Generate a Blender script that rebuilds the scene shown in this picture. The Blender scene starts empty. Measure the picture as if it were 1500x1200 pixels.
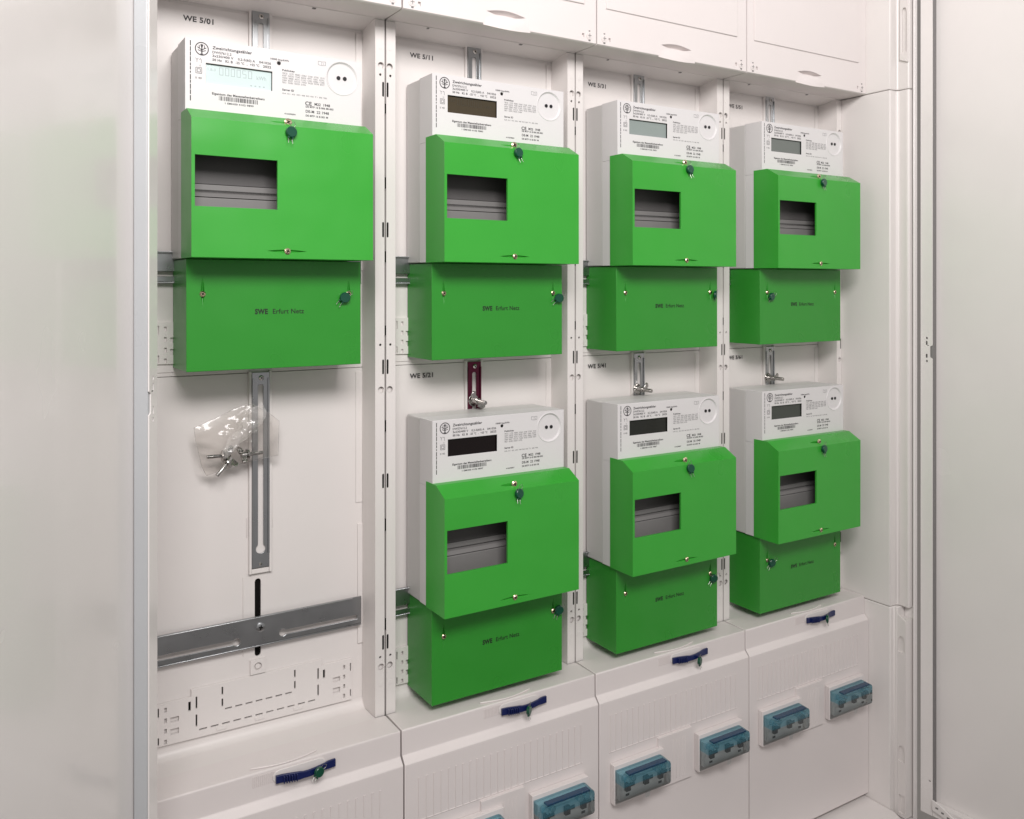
import bpy, bmesh, math, random
from mathutils import Vector
from mathutils.geometry import tessellate_polygon
random.seed(7)
scene = bpy.context.scene
COL = scene.collection
R = math.radians
ZO = 1.42                       # height of the camera above the floor

# ------------------------------------------------------------------ camera, world, light
cam = bpy.data.cameras.new("camera")
cam.sensor_fit = 'HORIZONTAL'
cam.sensor_width = 36.0
cam.lens = 1285.92 / 1500 * 36
cam.shift_y = -(600 - 423.47) / 1500
cam.clip_start = 0.02
cam.clip_end = 100
co = bpy.data.objects.new("camera", cam)
COL.objects.link(co)
co.location = (-0.1318, -0.8647, ZO)
co.rotation_euler = (R(90), 0, -0.559)
scene.camera = co

world = bpy.data.worlds.new("World")
scene.world = world
world.use_nodes = True
bg = world.node_tree.nodes["Background"]
bg.inputs[0].default_value = (1.0, 0.965, 0.955, 1)
bg.inputs[1].default_value = 0.42

def area(name, loc, target, sx, sy, power, color):
    l = bpy.data.lights.new(name, 'AREA')
    l.shape = 'RECTANGLE'; l.size = sx; l.size_y = sy; l.energy = power; l.color = color
    o = bpy.data.objects.new(name, l); COL.objects.link(o)
    o.location = loc
    o.rotation_euler = (Vector(target) - Vector(loc)).to_track_quat('-Z', 'Y').to_euler()
    return o
area("room_lamp", (-0.06, -1.22, ZO + 0.74), (0.36, 0.0, ZO + 0.82), 0.85, 0.45, 25.6, (1.0, 0.965, 0.950))

scene.view_settings.view_transform = 'Standard'
scene.view_settings.look = 'None'
scene.view_settings.exposure = 0.0
scene.view_settings.gamma = 1.0

# ------------------------------------------------------------------ materials
def mat(name, color, rough=0.4, metal=0.0, coat=0.0, var=0.03, rvar=0.06, bump=0.0, bscale=900.0, spec=0.5, nscale=14.0, warp=0.0):
    m = bpy.data.materials.new(name); m.use_nodes = True
    nt = m.node_tree; b = nt.nodes["Principled BSDF"]
    b.inputs['Base Color'].default_value = (*color, 1)
    b.inputs['Roughness'].default_value = rough
    b.inputs['Metallic'].default_value = metal
    b.inputs['Coat Weight'].default_value = coat
    b.inputs['Specular IOR Level'].default_value = spec
    tc = nt.nodes.new('ShaderNodeTexCoord')
    if var or rvar:
        n = nt.nodes.new('ShaderNodeTexNoise'); n.inputs['Scale'].default_value = nscale
        n.inputs['Detail'].default_value = 2.5; n.inputs['Roughness'].default_value = 0.5
        nt.links.new(tc.outputs['Object'], n.inputs['Vector'])
        mr = nt.nodes.new('ShaderNodeMapRange')
        mr.inputs['From Min'].default_value = 0.15; mr.inputs['From Max'].default_value = 0.85
        mr.inputs['To Min'].default_value = rough - rvar; mr.inputs['To Max'].default_value = rough + rvar
        nt.links.new(n.outputs['Fac'], mr.inputs['Value']); nt.links.new(mr.outputs['Result'], b.inputs['Roughness'])
        if var:
            mx = nt.nodes.new('ShaderNodeMix'); mx.data_type = 'RGBA'
            mx.inputs['A'].default_value = (*[c * (1 - var) for c in color], 1)
            mx.inputs['B'].default_value = (*[min(1, c * (1 + var)) for c in color], 1)
            nt.links.new(n.outputs['Fac'], mx.inputs['Factor']); nt.links.new(mx.outputs['Result'], b.inputs['Base Color'])
    if bump:
        n2 = nt.nodes.new('ShaderNodeTexNoise'); n2.inputs['Scale'].default_value = bscale; n2.inputs['Detail'].default_value = 2
        nt.links.new(tc.outputs['Object'], n2.inputs['Vector'])
        bp = nt.nodes.new('ShaderNodeBump'); bp.inputs['Strength'].default_value = bump; bp.inputs['Distance'].default_value = 0.0004
        nt.links.new(n2.outputs['Fac'], bp.inputs['Height']); nt.links.new(bp.outputs['Normal'], b.inputs['Normal'])
        if warp:
            n3 = nt.nodes.new('ShaderNodeTexNoise'); n3.inputs['Scale'].default_value = 16; n3.inputs['Detail'].default_value = 1
            nt.links.new(tc.outputs['Object'], n3.inputs['Vector'])
            b3 = nt.nodes.new('ShaderNodeBump'); b3.inputs['Strength'].default_value = warp; b3.inputs['Distance'].default_value = 0.004
            nt.links.new(n3.outputs['Fac'], b3.inputs['Height']); nt.links.new(b3.outputs['Normal'], bp.inputs['Normal'])
    return m

M = {}
M['white'] = mat('white_plastic', (0.735, 0.698, 0.680), 0.38, bump=0.10)
M['cover'] = mat('cover_plastic', (0.728, 0.678, 0.666), 0.42, bump=0.14)
M['steel_white'] = mat('white_powder_coat', (0.790, 0.755, 0.740), 0.24, coat=0.25, bump=0.10, bscale=420)
M['grey'] = mat('grey_meter_plastic', (0.60, 0.585, 0.575), 0.36, bump=0.12)
M['face'] = mat('meter_front_plastic', (0.68, 0.66, 0.665), 0.40, bump=0.06)
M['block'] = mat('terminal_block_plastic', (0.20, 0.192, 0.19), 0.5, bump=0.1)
M['shadow_plate'] = mat('painted_window_shadow', (0.085, 0.08, 0.08), 0.5)
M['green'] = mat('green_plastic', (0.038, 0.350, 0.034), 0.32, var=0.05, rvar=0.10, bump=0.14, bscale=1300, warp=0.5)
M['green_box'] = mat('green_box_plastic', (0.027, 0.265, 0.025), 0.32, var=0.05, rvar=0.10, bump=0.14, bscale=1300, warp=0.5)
M['print'] = mat('black_print', (0.035, 0.033, 0.036), 0.6, var=0, rvar=0)
M['print_soft'] = mat('grey_print', (0.13, 0.125, 0.13), 0.6, var=0, rvar=0)
M['ink'] = mat('black_ink', (0.010, 0.016, 0.010), 0.5, var=0, rvar=0)
M['dark'] = mat('dark_gap', (0.008, 0.0075, 0.007), 0.8, var=0, rvar=0, spec=0.05)
M['zinc'] = mat('galvanised_steel', (0.40, 0.41, 0.42), 0.30, metal=1.0, var=0.08, rvar=0.06, nscale=60)
M['maroon'] = mat('red_reflection_steel', (0.115, 0.016, 0.040), 0.3, metal=0.75, var=0.1)
M['bolt'] = mat('dark_bolt_steel', (0.42, 0.405, 0.39), 0.18, metal=1.0, var=0.05)
M['chrome'] = mat('bright_screw_steel', (0.62, 0.60, 0.57), 0.2, metal=1.0, var=0.05)
M['brass'] = mat('yellow_zinc_screw', (0.72, 0.60, 0.42), 0.24, metal=1.0, var=0.05)
M['seal'] = mat('dark_green_seal', (0.004, 0.065, 0.035), 0.3, var=0.1)
M['wire'] = mat('seal_wire', (0.35, 0.36, 0.33), 0.35, metal=0.8, var=0)
M['blue'] = mat('blue_latch_plastic', (0.006, 0.013, 0.085), 0.3, var=0.08)
M['floor'] = mat('grey_floor', (0.24, 0.21, 0.19), 0.6, var=0.15, nscale=5)
M['wall'] = mat('painted_wall', (0.62, 0.60, 0.57), 0.8, var=0.05, nscale=8)
M['black'] = mat('black_plastic', (0.008, 0.008, 0.01), 0.35, var=0)
M['led'] = mat('black_led_lens', (0.015, 0.012, 0.012), 0.2, var=0)
M['device'] = mat('switch_grey', (0.78, 0.80, 0.80), 0.4)
M['gasket'] = mat('grey_gasket', (0.47, 0.485, 0.50), 0.3, var=0.06)

def lcd(name, col, rough=0.10):
    return mat(name, col, rough, var=0.03, rvar=0.02, coat=0.0, spec=0.25)
def filmy(name, tint, tw, gw, rough, diffuse, dw):
    m = bpy.data.materials.new(name); m.use_nodes = True
    nt = m.node_tree; nt.nodes.clear()
    out = nt.nodes.new('ShaderNodeOutputMaterial')
    tr = nt.nodes.new('ShaderNodeBsdfTransparent'); tr.inputs[0].default_value = (*tint, 1)
    gl = nt.nodes.new('ShaderNodeBsdfGlossy'); gl.inputs['Roughness'].default_value = rough
    df = nt.nodes.new('ShaderNodeBsdfDiffuse'); df.inputs[0].default_value = (*diffuse, 1)
    a = nt.nodes.new('ShaderNodeMixShader'); b = nt.nodes.new('ShaderNodeMixShader')
    fr = nt.nodes.new('ShaderNodeFresnel'); fr.inputs[0].default_value = 1.5
    ml = nt.nodes.new('ShaderNodeMath'); ml.operation = 'MULTIPLY_ADD'; ml.inputs[1].default_value = gw; ml.inputs[2].default_value = 0.01
    nt.links.new(fr.outputs[0], ml.inputs[0])
    a.inputs[0].default_value = dw
    nt.links.new(tr.outputs[0], a.inputs[1]); nt.links.new(df.outputs[0], a.inputs[2])
    nt.links.new(ml.outputs[0], b.inputs[0]); nt.links.new(a.outputs[0], b.inputs[1]); nt.links.new(gl.outputs[0], b.inputs[2])
    nt.links.new(b.outputs[0], out.inputs[0])
    return m
M['hood_blue'] = filmy('blue_tinted_hood', (0.68, 0.91, 0.97), 1, 1.0, 0.09, (0.16, 0.50, 0.66), 0.20)
M['hood_clear'] = filmy('clear_hood', (0.95, 0.98, 0.98), 1, 1.0, 0.09, (0.36, 0.43, 0.45), 0.12)
M['hood_edge'] = filmy('dark_blue_hood_edge', (0.06, 0.24, 0.42), 1, 1.0, 0.10, (0.02, 0.10, 0.22), 0.45)
M['bag'] = filmy('clear_bag_film', (0.972, 0.962, 0.952), 1, 0.75, 0.15, (0.85, 0.83, 0.82), 0.045)

# ------------------------------------------------------------------ mesh builder
class MB:
    def __init__(s): s.v = []; s.f = []; s.mi = []; s.m = 0
    def face(s, idx): s.f.append(tuple(idx)); s.mi.append(s.m)
    def quad(s, *p):
        b = len(s.v); s.v += [tuple(q) for q in p]; s.face(range(b, b + len(p)))
    def box(s, x0, x1, y0, y1, z0, z1):
        b = len(s.v)
        s.v += [(x0,y0,z0),(x1,y0,z0),(x1,y1,z0),(x0,y1,z0),(x0,y0,z1),(x1,y0,z1),(x1,y1,z1),(x0,y1,z1)]
        for q in ((0,1,2,3),(4,5,6,7),(0,1,5,4),(1,2,6,5),(2,3,7,6),(3,0,4,7)): s.face([b + i for i in q])
    def tess(s, loops3):
        """flat polygon with holes; loops3 = list of lists of 3D points. returns base index"""
        b = len(s.v); flat = [p for l in loops3 for p in l]; s.v += [tuple(p) for p in flat]
        if len(loops3) == 1 and len(flat) == 4: s.face(range(b, b + 4))
        elif len(loops3) == 1 and convex(loops3[0]): s.face(range(b, b + len(flat)))
        else:
            for t in tessellate_polygon([[Vector(p) for p in l] for l in loops3]): s.face([b + i for i in t])
        return b
    def prism(s, loops, a0, a1, plane='xz'):
        f = {'xz': lambda u, w, a: (u, a, w), 'yz': lambda u, w, a: (a, u, w), 'xy': lambda u, w, a: (u, w, a)}[plane]
        b0 = s.tess([[f(u, w, a0) for u, w in l] for l in loops])
        b1 = s.tess([[f(u, w, a1) for u, w in l] for l in loops])
        k = 0
        for l in loops:
            n = len(l)
            for i in range(n):
                j = (i + 1) % n
                s.face((b0 + k + i, b0 + k + j, b1 + k + j, b1 + k + i))
            k += n
    def cyl(s, c, r, axis, a0, a1, n=20, r1=None, cap=True):
        r1 = r if r1 is None else r1; b = len(s.v)
        def pt(t, rr, a):
            u, w = rr * math.cos(t), rr * math.sin(t)
            return {'y': (c[0] + u, a, c[1] + w), 'x': (a, c[0] + u, c[1] + w), 'z': (c[0] + u, c[1] + w, a)}[axis]
        for i in range(n):
            t = 2 * math.pi * i / n; s.v.append(pt(t, r, a0)); s.v.append(pt(t, r1, a1))
        for i in range(n):
            j = (i + 1) % n; s.face((b + 2*i, b + 2*j, b + 2*j + 1, b + 2*i + 1))
        if cap:
            s.face([b + 2*i for i in range(n)]); s.face([b + 2*i + 1 for i in range(n)])
    def tube(s, pts, r, n=6):
        pts = [Vector(p) for p in pts]; b = len(s.v)
        for k, p in enumerate(pts):
            d = (pts[min(k+1, len(pts)-1)] - pts[max(k-1, 0)]).normalized()
            up = Vector((0,0,1)) if abs(d.z) < .9 else Vector((1,0,0))
            e = d.cross(up).normalized(); g = d.cross(e)
            for i in range(n):
                t = 2*math.pi*i/n; q = p + (e*math.cos(t) + g*math.sin(t))*r; s.v.append(tuple(q))
        for k in range(len(pts)-1):
            for i in range(n):
                j = (i+1) % n; s.face((b+k*n+i, b+k*n+j, b+(k+1)*n+j, b+(k+1)*n+i))
        s.face([b+i for i in range(n)]); s.face([b+(len(pts)-1)*n+i for i in range(n)])
    def cover(s, prof, xl, xr, holes=None, back=None):
        """shell extruded along X from a YZ profile (open between last and first point).
        holes: {segment: [(loop[(x, t)], kind, depth)]}; kinds open, groove, dish"""
        holes = holes or {}; n = len(prof)
        cy = sum(p[0] for p in prof)/n; cz = sum(p[1] for p in prof)/n
        s.tess([[(xl, y, z) for y, z in prof]]); s.tess([[(xr, y, z) for y, z in prof]])
        for i in range(n - 1):
            a, b_ = prof[i], prof[i+1]; L = math.hypot(b_[0]-a[0], b_[1]-a[1])
            e = ((b_[0]-a[0])/L, (b_[1]-a[1])/L); nn = (-e[1], e[0])
            if nn[0]*(cy-a[0]) + nn[1]*(cz-a[1]) < 0: nn = (-nn[0], -nn[1])
            def P(x, t, d=0.0, a=a, e=e, nn=nn): return (x, a[0]+e[0]*t+nn[0]*d, a[1]+e[1]*t+nn[1]*d)
            hs = holes.get(i, [])
            s.tess([[P(xl,0), P(xr,0), P(xr,L), P(xl,L)]] + [[P(*q) for q in h[0]] for h in hs])
            for loop, kind, depth in hs:
                m = len(loop); cx = sum(q[0] for q in loop)/m; ct = sum(q[1] for q in loop)/m
                k = {'open': 1.0, 'groove': 0.35, 'dish': 0.93}[kind]
                inner = [(cx+(q[0]-cx)*(0.8 if kind == 'groove' else k), ct+(q[1]-ct)*(0.15 if kind == 'groove' else k)) for q in loop]
                b0 = len(s.v); s.v += [P(*q) for q in loop] + [P(q[0], q[1], depth) for q in inner]
                for j in range(m):
                    jj = (j+1) % m; s.face((b0+j, b0+jj, b0+m+jj, b0+m+j))
                if kind != 'open': s.face([b0+m+j for j in range(m)])
    def mesh(s, name, mats):
        me = bpy.data.meshes.new(name); me.from_pydata(s.v, [], s.f)
        for m in (mats if isinstance(mats, list) else [mats]): me.materials.append(m)
        me.polygons.foreach_set('material_index', s.mi)
        bm = bmesh.new(); bm.from_mesh(me)
        bmesh.ops.remove_doubles(bm, verts=bm.verts, dist=1e-6)
        bmesh.ops.recalc_face_normals(bm, faces=bm.faces)
        bm.to_mesh(me); bm.free()
        me.polygons.foreach_set('use_smooth', [True]*len(me.polygons))
        me.set_sharp_from_angle(angle=R(32)); me.update()
        return me
    def build(s, name, mats, parent=None, bevel=0.0, seg=2, loc=None):
        o = bpy.data.objects.new(name, s.mesh(name, mats)); COL.objects.link(o)
        if parent: o.parent = parent
        if loc: o.location = loc
        if bevel:
            b = o.modifiers.new('bevel', 'BEVEL'); b.width = bevel; b.segments = seg
            b.limit_method = 'ANGLE'; b.angle_limit = R(25); b.use_clamp_overlap = True
        return o
def convex(l):
    P = [Vector(p) for p in l]; n = len(P); N = Vector()
    for i in range(n): N += P[i].cross(P[(i+1) % n])
    for i in range(n):
        if (P[(i+1)%n]-P[i]).cross(P[(i+2)%n]-P[(i+1)%n]).dot(N) < -1e-16: return False
    return True
def rect(x0, x1, z0, z1): return [(x0,z0),(x1,z0),(x1,z1),(x0,z1)]
def circ(x, z, r, n=20, rz=None):
    return [(x+r*math.cos(2*math.pi*i/n), z+(rz or r)*math.sin(2*math.pi*i/n)) for i in range(n)]
def lens(x, z, hx, hz, n=8):
    up = [(x-hx+2*hx*i/n, z+hz*math.sin(math.pi*i/n)) for i in range(n+1)]
    lo = [(x+hx-2*hx*i/n, z-hz*math.sin(math.pi*i/n)) for i in range(1, n)]
    return up + lo
def slot(x0, x1, z0, z1, n=5):
    """round-ended slot along its longer side"""
    p = []
    if x1-x0 < z1-z0:
        r = (x1-x0)/2; c = (x0+x1)/2
        p += [(c+r*math.cos(t), z1-r+r*math.sin(t)) for t in [math.pi*i/n for i in range(n+1)]]
        p += [(c+r*math.cos(t), z0+r+r*math.sin(t)) for t in [math.pi+math.pi*i/n for i in range(n+1)]]
    else:
        r = (z1-z0)/2; c = (z0+z1)/2
        p += [(x1-r+r*math.cos(t), c+r*math.sin(t)) for t in [-math.pi/2+math.pi*i/n for i in range(n+1)]]
        p += [(x0+r+r*math.cos(t), c+r*math.sin(t)) for t in [math.pi/2+math.pi*i/n for i in range(n+1)]]
    return p

# flat print: glyph outlines as thin faces
_tc = {}
def glyphs(txt, off):
    k = (txt, off)
    if k not in _tc:
        cu = bpy.data.curves.new('t', 'FONT'); cu.body = txt; cu.size = 1; cu.offset = off; cu.resolution_u = 3; cu.space_character = 1.0 + off*2.2
        o = bpy.data.objects.new('t', cu); COL.objects.link(o)
        dg = bpy.context.evaluated_depsgraph_get(); dg.update()
        me = bpy.data.meshes.new_from_object(o.evaluated_get(dg))
        _tc[k] = ([tuple(v.co) for v in me.vertices], [tuple(p.vertices) for p in me.polygons])
        bpy.data.objects.remove(o); bpy.data.curves.remove(cu); bpy.data.meshes.remove(me)
    return _tc[k]
def cap_h():
    v, _ = glyphs('H', 0.0); return max(p[1] for p in v)
CAP = cap_h()
def put_text(mb, txt, x, z, h, y, w=None, off=0.0, vert=False):
    v, f = glyphs(txt, off)
    if not v: return
    x0 = min(p[0] for p in v); x1 = max(p[0] for p in v)
    sc = h/CAP; sx = w/(x1-x0) if w else sc
    b = len(mb.v)
    for p in v:
        u, t = (p[0]-x0)*sx, p[1]*sc
        mb.v.append((x-t, y, z+u) if vert else (x+u, y, z+t))
    for q in f: mb.face([b+i for i in q])

def empty(name, loc=(0,0,0), label=None, cat=None, group=None):
    o = bpy.data.objects.new(name, None); COL.objects.link(o); o.location = loc; o.empty_display_size = 0.05
    if label: o['label'] = label
    if cat: o['category'] = cat
    if group: o['group'] = group
    return o
def kids(o): return [c for c in COL.objects if c.parent == o]
def copy_tree(o, loc=None, label=None, parent=None, depth=0):
    c = o.copy(); COL.objects.link(c)
    if parent: c.parent = parent
    if loc is not None: c.location = loc
    if label: c['label'] = label
    if depth < 3:
        for ch in kids(o): copy_tree(ch, parent=c, depth=depth+1)
    return c

# ================================================================== SETTING
b = MB(); b.box(-2.2, 3.2, 0.075, 0.15, -0.02, ZO+1.35)
w = b.build('wall', M['wall']); w['kind'] = 'structure'
b = MB(); b.quad((-2.2,-3.0,0),(3.2,-3.0,0),(3.2,0.075,0),(-2.2,0.075,0))
fl = b.build('floor', M['floor']); fl['kind'] = 'structure'

# ================================================================== CABINET
CAB = empty('meter_cabinet', (0, 0, ZO), 'white open meter cabinet with four fields, two doors swung wide and blue latches below', 'meter cabinet')
def part(mb, name, m, bevel=0.0, parent=CAB, loc=None, seg=2): return mb.build(name, m, parent, bevel, seg, loc)
def dup(o, loc, parent=CAB):
    c = copy_tree(o, loc=loc, parent=parent); return c

# outer steel case
b = MB()
b.box(-0.0315, -0.0265, -0.104, 0.055, -0.765, 0.62); b.box(1.0265, 1.0315, -0.104, 0.055, -0.765, 0.62)
b.box(-0.0265, 1.0265, -0.104, 0.055, -0.765, -0.760); b.box(-0.0265, 1.0265, -0.104, 0.055, 0.615, 0.62)
b.box(-0.0265, 1.0265, 0.050, 0.055, -0.760, 0.615)
# folded front edge
b.box(1.0225, 1.0263, -0.1045, -0.1025, -0.760, 0.615); b.box(-0.0263, -0.0225, -0.1045, -0.1025, -0.760, 0.615)
part(b, 'case', M['steel_white'], 0.0008)

# moulded liner strips down both sides
def liner(z0, z1, xs, notches=()):
    q = MB()
    q.prism([[(0.9996,0.049),(0.9996,-0.080),(1.0005,-0.082),(xs-0.003,-0.082),(xs,-0.085),(xs,-0.098),(xs+0.002,-0.1005),(1.0255,-0.1005),(1.0255,0.049)]], z0, z1, 'xy')
    return q
part(liner(-0.4575, 0.2868, 1.0165), 'side_liner', M['white'], 0.0012)
part(liner(0.2876, 0.612, 1.0165), 'side_liner', M['white'], 0.0012)
# lower liner stands further in, with finger notches
q = MB()
q.prism([[(0.9996,0.049),(0.9996,-0.080),(1.0005,-0.0822),(1.0085,-0.0822),(1.0085,-0.0875),(1.0255,-0.0875),(1.0255,0.049)]], -0.757, -0.4582, 'xy')
part(q, 'side_liner', M['white'], 0.0012)
q = MB()
nl = []
for zc in (-0.507, -0.664):
    nl.append([(-0.0885, zc-0.014), (-0.0985, zc-0.014), (-0.0985, zc), *[(-0.0935-0.005*math.cos(t), zc+0.009*math.sin(t)) for t in [math.pi*i/6 for i in range(1, 6)]], (-0.0885, zc)])
nl.append(rect(-0.0985, -0.0895, -0.752, -0.726))
q.prism([[(-0.0876,-0.600),(-0.1005,-0.600),(-0.1005,-0.476),(-0.0876,-0.468)], nl[0][::-1]], 1.0090, 1.0112, 'yz')
q.prism([[(-0.0876,-0.700),(-0.1005,-0.700),(-0.1005,-0.600),(-0.0876,-0.600)], nl[1][::-1]], 1.0090, 1.0112, 'yz')
q.prism([[(-0.0876,-0.757),(-0.1005,-0.757),(-0.1005,-0.700),(-0.0876,-0.700)], nl[2][::-1]], 1.0090, 1.0112, 'yz')
q.box(1.0113, 1.0255, -0.1003, -0.0877, -0.757, -0.474)
part(q, 'liner_rail', M['white'])
q = MB()
q.prism([[(-0.0876,0.33),(-0.1003,0.325),(-0.1003,0.605),(-0.0876,0.605)], [(-0.0985,0.340),(-0.0985,0.398),*[(-0.0945-0.004*math.cos(t),0.398+0.006*math.sin(t)) for t in [math.pi*i/6 for i in range(1,6)]],(-0.0905,0.398),(-0.0905,0.340)]], 1.0135, 1.0163, 'yz')
part(q, 'liner_rail', M['white'], 0.0006)
q = MB(); q.box(-0.026, -0.0004, -0.100, 0.049, -0.757, 0.612); part(q, 'side_liner', M['white'], 0.0012)
q = MB(); q.prism([[(0.02,-0.7485),(-0.09,-0.7485),(-0.0995,-0.752),(-0.0995,-0.7585),(0.02,-0.7585)]], 0.0, 0.9992, 'yz')
part(q, 'bottom_liner', M['white'], 0.0015)

# ---- back plates: two per column, with slots
def back_plate(z0, z1, holes, lip):
    q = MB()
    q.prism([rect(0.0118, 0.2382, z0, z1)] + holes, 0.0340, 0.0365, 'xz')
    # raised field leaving a narrow strip at the right, broken as moulded
    q.box(0.0200, 0.1140, 0.0330, 0.0339, z0+lip, z1-0.004)
    q.box(0.1375, 0.2290, 0.0330, 0.0339, z0+lip, z1-0.004)
    return q
bp0 = back_plate(-0.0851, 0.2830, [], 0.004)
bp0.box(0.2300, 0.2375, 0.0328, 0.0339, 0.02, 0.278)
P0 = part(bp0, 'back_plate', M['white'], 0.0005)
hz = slot(0.1208, 0.1270, -0.3755, -0.2960)
q = MB()
q.prism([rect(0.0118, 0.2382, -0.4560, -0.0856), hz[::-1]], 0.0340, 0.0365, 'xz')
q.box(0.2298, 0.2375, 0.0330, 0.0339, -0.232, -0.09); q.box(0.2318, 0.2375, 0.0322, 0.0339, -0.385, -0.255)
q.box(0.1085, 0.1092, 0.0330, 0.0339, -0.372, -0.292)
q.box(0.1120, 0.1128, 0.0328, 0.0339, -0.252, -0.232); q.box(0.1381, 0.1389, 0.0328, 0.0339, -0.245, -0.225)
P1 = part(q, 'back_plate', M['white'], 0.0004)
q = MB(); q.box(0.1150, 0.1330, 0.0368, 0.0378, -0.385, -0.285); PD = part(q, 'slot_shade_fill', M['dark'])  # dark plate in place of the shade inside the vertical slot
for k in (1, 2, 3):
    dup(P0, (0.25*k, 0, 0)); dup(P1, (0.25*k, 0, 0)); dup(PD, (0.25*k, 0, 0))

# coved floor and ceiling of each field
arc = [(0.0338-0.010*(1-math.cos(t)), -0.4545+0.010*(1-math.sin(t))) for t in [math.pi/2*i/6 for i in range(7)]]
q = MB(); q.prism([[(0.0338,-0.4565), *arc, (-0.0012,-0.4545), (-0.0012,-0.4565)]], 0.0012, 0.2488, 'yz'); FF = part(q, 'field_floor', M['white'])
q = MB(); q.prism([[(-0.0012,0.2890),(-0.0012,0.2866),(0.0005,0.2864),(0.0338,0.2815),(0.0338,0.2890)]], 0.0012, 0.2488, 'yz'); FC = part(q, 'field_ceiling', M['white'], 0.0004)
q = MB(); q.box(0.1700, 0.1735, -0.0002, 0.0026, 0.2856, 0.2868); FT = part(q, 'ceiling_clip', M['block'])
q = MB(); q.box(0.0500, 0.0520, -0.0002, 0.0026, 0.2856, 0.2868); FT2 = part(q, 'ceiling_clip', M['block'])
for k in (1, 2, 3): dup(FF, (0.25*k, 0, 0)); dup(FC, (0.25*k, 0, 0)); dup(FT, (0.25*k, 0, 0)); dup(FT2, (0.25*k, 0, 0))

# ---- perforated posts, one on each side of a column
BIG = (0.2376, -0.1073, -0.4018); SM = (0.2278, -0.0594, -0.3913)
SL = ((0.2046,0.2205),(0.0549,0.0713),(-0.0909,-0.0750),(-0.2123,-0.1966),(-0.3842,-0.3683))
def post(sgn, wide=0.0107):
    q = MB(); X = lambda t: sgn*t          # t = distance from the seam
    def loop(l): 
        l = [(X(a), c) for a, c in l]; return l if sgn > 0 else l[::-1]
    hs = [circ(0.0050, z, 0.0036, 20) for z in BIG] + [circ(0.0058, z, 0.0014, 12) for z in SM] + [slot(0.0015, 0.0037, a, c_, 4) for a, c_ in SL]
    q.prism([loop(rect(0.0010, 0.0010+wide, -0.4538, 0.2860))] + [loop(h)[::-1] for h in hs], 0.0, 0.0018, 'xz')
    # side wall back to the plate, slightly drafted
    a = [(X(0.0010+wide), 0.0), (X(0.0006+wide-0.0012), 0.0019), (X(0.0018+wide-0.0012), 0.0335), (X(0.0018+wide), 0.0335)]
    q.prism([a], -0.4538, 0.2860, 'xy')
    x0, x1 = sorted((X(0.0010), X(0.0022))); q.box(x0, x1, 0.0019, 0.0335, -0.4538, 0.2860)
    for z in BIG: q.cyl((X(0.0050), z), 0.0045, 'y', 0.0038, 0.0046, 16)
    q.cyl((X(0.0058), 0.2564), 0.0019, 'y', -0.0003, 0.0003, 14)
    q.box(*sorted((X(0.0035), X(0.0078))), -0.0003, 0.0004, -0.4222, -0.4178)
    return q
def slots_dark(sgn):
    q = MB()  # black fillers imitate the shade inside the post slots and small holes
    for a_, c_ in SL: q.box(*sorted((sgn*0.00165, sgn*0.00355)), 0.0006, 0.0023, a_+0.0003, c_-0.0003)
    for z in SM: q.box(*sorted((sgn*0.0042, sgn*0.0074)), 0.0021, 0.0025, z-0.0016, z+0.0016)
    o = part(q, 'slot_shade_fill', M['dark']); o['kind'] = 'stuff'
    return o
pr = part(post(1), 'frame_post', M['white'], 0.0005)
pl = part(post(-1), 'frame_post', M['white'], 0.0005, loc=(0.25, 0, 0))
sr = slots_dark(1); sl_ = slots_dark(-1); sl_.location = (0.25, 0, 0)
for k in (1, 2, 3):
    dup(pr, (0.25*k, 0, 0)); dup(pl, (0.25*(k+1), 0, 0)); dup(sr, (0.25*k, 0, 0)); dup(sl_, (0.25*(k+1), 0, 0))
q = MB(); q.box(-0.0009, 0.0009, 0.0060, 0.0335, -0.4538, 0.2860)  # dark strip stands in for the deep seam's shade, short blocks are clips
for a, c_ in ((0.1879,0.1976),(0.1074,0.119),(0.0288,0.0404),(-0.049,-0.0392),(-0.1519,-0.1403),(-0.2578,-0.2452),(-0.3634,-0.3517)):
    q.box(-0.0010, 0.0010, 0.0006, 0.0055, a, c_)
sc = part(q, 'seam_clip_shade', M['dark'], loc=(0.25, 0, 0))
for k in (2, 3): dup(sc, (0.25*k, 0, 0))

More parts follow.
